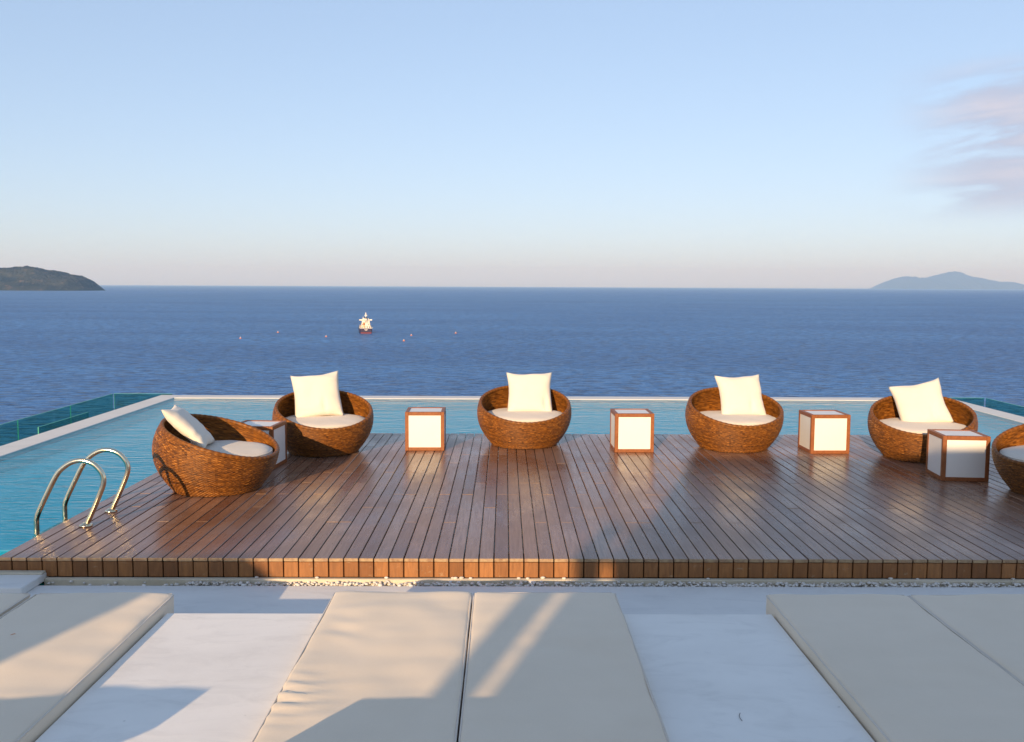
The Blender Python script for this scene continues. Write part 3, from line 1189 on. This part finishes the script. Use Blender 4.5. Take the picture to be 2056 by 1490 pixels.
bed_base(-3.47, -1.856, 'white base carrying the pair of mattresses at the left')
bed_base(-0.968, 0.645, 'white base carrying the middle pair of mattresses')
bed_base(1.487, 3.11, 'white base carrying the shaded pair of mattresses at the right')
tag(MB().box(-6.0, 6.0, 2.05, 2.31, FL, 0.405, 0.01).build('shade_wall', M['plaster']), 'unseen low white wall added behind the sunbeds to cast a shadow edge', 'wall')  # unseen wall added so its top casts the shadow edge on the plinth

# ------------------------------------------------------------------ glass balustrades
GT, GB, GTH = -0.25, -1.40, 0.012


def glass_panel(parent, p0, p1, top=GT, bot=GB + 0.06):
    p0, p1 = Vector((p0[0], p0[1], 0)), Vector((p1[0], p1[1], 0))
    L = (p1 - p0).length
    an = math.atan2(p1.y - p0.y, p1.x - p0.x)
    o = MB().box(0.006, L - 0.006, -GTH / 2, GTH / 2, bot, top - 0.004).build('glass_panel', M['glass'], parent)
    o.location, o.rotation_euler = p0, (0, 0, an)
    e = MB().box(0.006, L - 0.006, -GTH / 2, GTH / 2, top - 0.004, top)
    e.box(-0.001, 0.0055, -GTH / 2, GTH / 2, bot, top)
    g = e.build('glass_edge', M['glass_edge'], o)
    for u in (0.2, 0.8):
        c = MB().box(L * u - .03, L * u + .03, -.03, .03, GB, bot + 0.05, 0.004).build('clamp', M['chrome'], o)


bal_l = empty('glass_balustrade', (0, 0, 0))
tag(bal_l, 'green tinted glass balustrade left of the pool', 'balustrade', 'glass balustrades outside the pool')
ys = [18.40 - 1.81 * k for k in range(7)]
for a, b in zip(ys, ys[1:]):
    glass_panel(bal_l, (-7.72, b), (-7.72, a))
glass_panel(bal_l, (-7.70, 18.42), (-6.55, 18.42))
glass_panel(bal_l, (-7.40, 14.78), (-7.40, 16.58), -0.365)
bal_r = empty('glass_balustrade', (0, 0, 0))
tag(bal_r, 'green tinted glass balustrade right of the pool', 'balustrade', 'glass balustrades outside the pool')
for a, b in zip(ys, ys[1:]):
    glass_panel(bal_r, (9.46, b - .2), (9.46, a - .2))
glass_panel(bal_r, (8.3, 18.22), (9.44, 18.22))


# ------------------------------------------------------------------ ship and buoys
def ship():
    o = empty('cargo_ship', (-163.7, 1107, SEA), math.atan2(163.7, 1107) + R(2))
    tag(o, 'small white and navy cargo ship seen from astern on the open sea', 'ship')
    # hull: sections along +Y (bow away from the camera)
    mb = MB()
    st = [(0, 6.6, 5.6), (3, 7.4, 6.8), (14, 7.5, 7.1), (50, 7.5, 7.1), (62, 5.6, 4.8), (69, 2.6, 1.6), (73, 0.3, 0.15)]
    vs, fs = [], []
    for y, wt_, wb in st:
        sheer = 6.2 + (max(0, y - 45) / 28) ** 2 * 2.2
        for x, z in ((-wb * 0.9, -2.0), (-wb, 0.0), (-(wb + wt_) / 2 * 1.01, 2.2), (-wt_, sheer), (wt_, sheer), ((wb + wt_) / 2 * 1.01, 2.2), (wb, 0.0), (wb * 0.9, -2.0)):
            vs.append((x, y, z))
    n = 8
    for j in range(len(st) - 1):
        for k in range(n):
            fs.append((j * n + k, j * n + (k + 1) % n, (j + 1) * n + (k + 1) % n, (j + 1) * n + k))
    fs.append(tuple(range(n))[::-1])
    fs.append(tuple((len(st) - 1) * n + k for k in range(n)))
    mb.add(vs, fs, False)
    hull = mb.build('hull', M['ship_hull'], o)
    MB().box(-6.3, 6.3, -0.12, 0.0, 0.1, 1.5).build('boot_topping', M['ship_red'], hull)
    mk = MB()
    for q in range(5):
        mk.box(-1.9 + q * 0.8, -1.35 + q * 0.8, -0.16, 0.0, 4.4, 5.2)
    mk.box(-1.2, 1.2, -0.16, 0.0, 3.6, 4.0)
    mk.build('stern_lettering', M['ship_white'], hull)
    # bulwark
    bw = MB()
    bw.box(-7.35, -6.9, 0.1, 24, 6.2, 7.5).box(6.9, 7.35, 0.1, 24, 6.2, 7.5).box(-6.9, 6.9, 0.1, 0.4, 6.2, 6.8)
    bw.build('bulwark', M['ship_white'], o)
    d = MB().box(-5.6, 5.6, 4, 16, 6.2, 9.0).box(-4.9, 4.9, 5, 15.5, 9.0, 12.0).box(-4.4, 4.4, 6, 15, 12.0, 15.0).box(-3.6, 3.6, 7.5, 14, 15.0, 17.8)
    sup = d.build('superstructure', M['ship_white'], o)
    for z, w, y in ((9.0, 6.1, 3.6), (12.0, 5.4, 4.6), (15.0, 4.8, 5.6)):
        MB().box(-w, w, y, 15.8, z, z + 0.22).build('deck_edge', M['ship_buff'], sup)
    MB().box(-7.5, 7.5, 9.0, 12.0, 15.2, 16.6).build('bridge_wing', M['ship_white'], sup)
    for x in (-0.6, 1.0, 2.4):
        MB().box(x - 0.55, x + 0.55, 5.90, 6.05, 13.0, 14.2).build('window', M['ship_dark'], sup)
    for x in (-3.8, 3.4):
        MB().box(x - 0.4, x + 0.4, 4.90, 5.05, 9.9, 11.2).build('window', M['ship_dark'], sup)
    for x in (-4.5, -1.2, 1.6, 4.2):
        MB().box(x - 0.45, x + 0.45, 3.90, 4.05, 6.4, 8.3).build('doorway', M['ship_dark'], sup)
    fn = MB().lathe([(1.9, 15.2), (1.8, 18.6), (0.0, 18.7)], 12, M=Matrix.Translation((0.2, 6.6, 0)))
    fn.build('funnel', M['ship_white'], o)
    MB().lathe([(1.95, 17.6), (1.9, 19.0), (0.0, 19.05)], 12, M=Matrix.Translation((0.2, 6.6, 0))).build('funnel_band', M['ship_dark'], o)
    ms = MB()
    ms.tube([(0.2, 9.5, 17.5), (0.2, 9.5, 25.2)], [0.75, 0.30], 8)
    ms.box(-1.4, 1.8, 9.2, 9.8, 20.6, 21.6).box(-0.9, 1.3, 9.2, 9.8, 22.6, 23.1)
    ms.build('mast', M['ship_white'], o)
    MB().tube([(-3.0, 8.5, 17.6), (-3.0, 8.5, 19.8)], 0.35, 8).build('vent_post', M['ship_white'], o)
    lb = MB().tube([(-2.3, 3.4, 10.4), (-2.3, 4.2, 11.0), (-2.3, 6.6, 12.2), (-2.3, 8.0, 12.6)], [0.5, 1.15, 1.2, 0.4], 10)
    lb.build('lifeboat', M['ship_orange'], o)
    MB().box(-3.2, -1.4, 3.3, 5.2, 6.2, 9.9).build('lifeboat_ramp', M['ship_buff'], o)
    for x in (-6.2, 6.2):
        MB().tube([(x, 6, 6.2), (x, 6, 8.6), (x * 0.93, 6, 9.4)], 0.22, 6).build('davit', M['ship_buff'], o)
    MB().box(-6.0, 6.0, 18, 60, 6.2, 8.2).build('hatch_cover', M['ship_buff'], o)


ship()

bu_f = MB().lathe([(0.0, -0.6), (0.7, -0.5), (1.15, 0.0), (1.2, 0.5), (0.9, 0.9), (0.5, 1.0), (0.0, 1.0)], 14).mesh('float', M['buoy'])
bu_t = MB().lathe([(0.42, 0.98), (0.25, 1.7), (0.12, 2.0), (0.0, 2.05)], 10).mesh('topmark', M['ship_white'])
for (x, y, lab) in ((-279.9, 993.6, 'small orange buoy on the sea, leftmost of the six'),
                    (-271.2, 1121.7, 'small orange buoy on the sea, second from the left and farther out'),
                    (-196.9, 1033.9, 'small orange buoy on the sea, nearest on the left of the ship'),
                    (-103.4, 960.9, 'small orange buoy on the sea, nearest to the viewer, right of the ship'),
                    (-106.3, 1067.0, 'small orange buoy on the sea, just beyond the nearest one right of the ship'),
                    (-58.6, 1121.4, 'small orange buoy on the sea, rightmost of the six')):
    o = empty('mooring_buoy', (x, y, SEA), 0)
    tag(o, lab, 'buoy', 'orange buoys floating round the ship')
    link('float', bu_f, o)
    link('topmark', bu_t, o)


# ------------------------------------------------------------------ unseen building behind the viewer, and added pieces shaping the terrace shade
def building(name, x0, x1, y0, y1, top, label, doors):
    o = empty(name, ((x0 + x1) / 2, y1, FL))
    tag(o, label, 'building')
    o.location = (0, 0, 0)
    MB().box(x0, x1, y0, y1, FL, top - 0.22).build('wall', M['plaster'], o)
    MB().box(x0, x1, y0, y1 + 0.02, top - 0.218, top, 0.01).build('roof_slab', M['plaster'], o)
    for dx in doors:
        f = MB().box(dx, dx + 1.6, y1 - 0.02, y1 + 0.03, FL + 0.02, top - 0.6, 0.004).build('door', M['teak'], o)
        MB().box(dx + .08, dx + 1.52, y1 + 0.032, y1 + 0.04, FL + 0.12, top - 0.7).build('pane', M['bldg_glass'], f)


building('pool_pavilion', -2.10, 4.6, -6.0, -3.0, 3.48, 'white flat roofed pavilion standing behind the viewer on the right', (-1.0, 1.4))
building('left_shade_block', -8.2, -4.75, -3.6, -3.0, 2.47, 'unseen low white block added behind the viewer on the left to cast shade', (-7.4,))  # unseen block, added and kept thin to shade the left mattress


pav = bpy.data.objects['pool_pavilion']
for xa, xb in ((-3.41, -3.22), (-3.15, -3.03)):         # boards added out of view to streak the shade on the mattress
    MB().box(xa, xb, -6.0, -5.96, FL, 3.5, 0.004).build('shade_board', M['teak'], pav)
MB().box(-3.41, -2.10, -5.958, -5.93, 3.2, 3.3, 0.004).build('shade_board_rail', M['teak'], pav)

# ------------------------------------------------------------------ litter
lf = MB()
lf.add([(-0.014, 0, 0), (-0.004, 0.006, 0.002), (0.008, 0.005, 0.004), (0.015, 0, 0.002), (0.007, -0.005, 0.004), (-0.005, -0.006, 0.002), (0.0, 0.0, 0.0005)],
       [(0, 6, 1), (1, 6, 2), (2, 6, 3), (3, 6, 4), (4, 6, 5), (5, 6, 0)], True)
lo = lf.build('fallen_leaf', M['ship_orange'])
lo.location, lo.rotation_euler = (-2.42, 4.50, 0.176), (0, 0, 0.4)
tag(lo, 'tiny dry reddish leaf lying on the left mattress', 'leaf')
tw = MB().tube(smooth_path([(0.990, 3.725, 0.1095), (0.988, 3.765, 0.110), (1.000, 3.798, 0.1095)], 6), [0.0011] * 13, 6).build('hair', M['dark'])  # thin tube standing for a stray dark hair
tag(tw, 'thin dark curved twig lying on the shaded white plinth', 'hair')
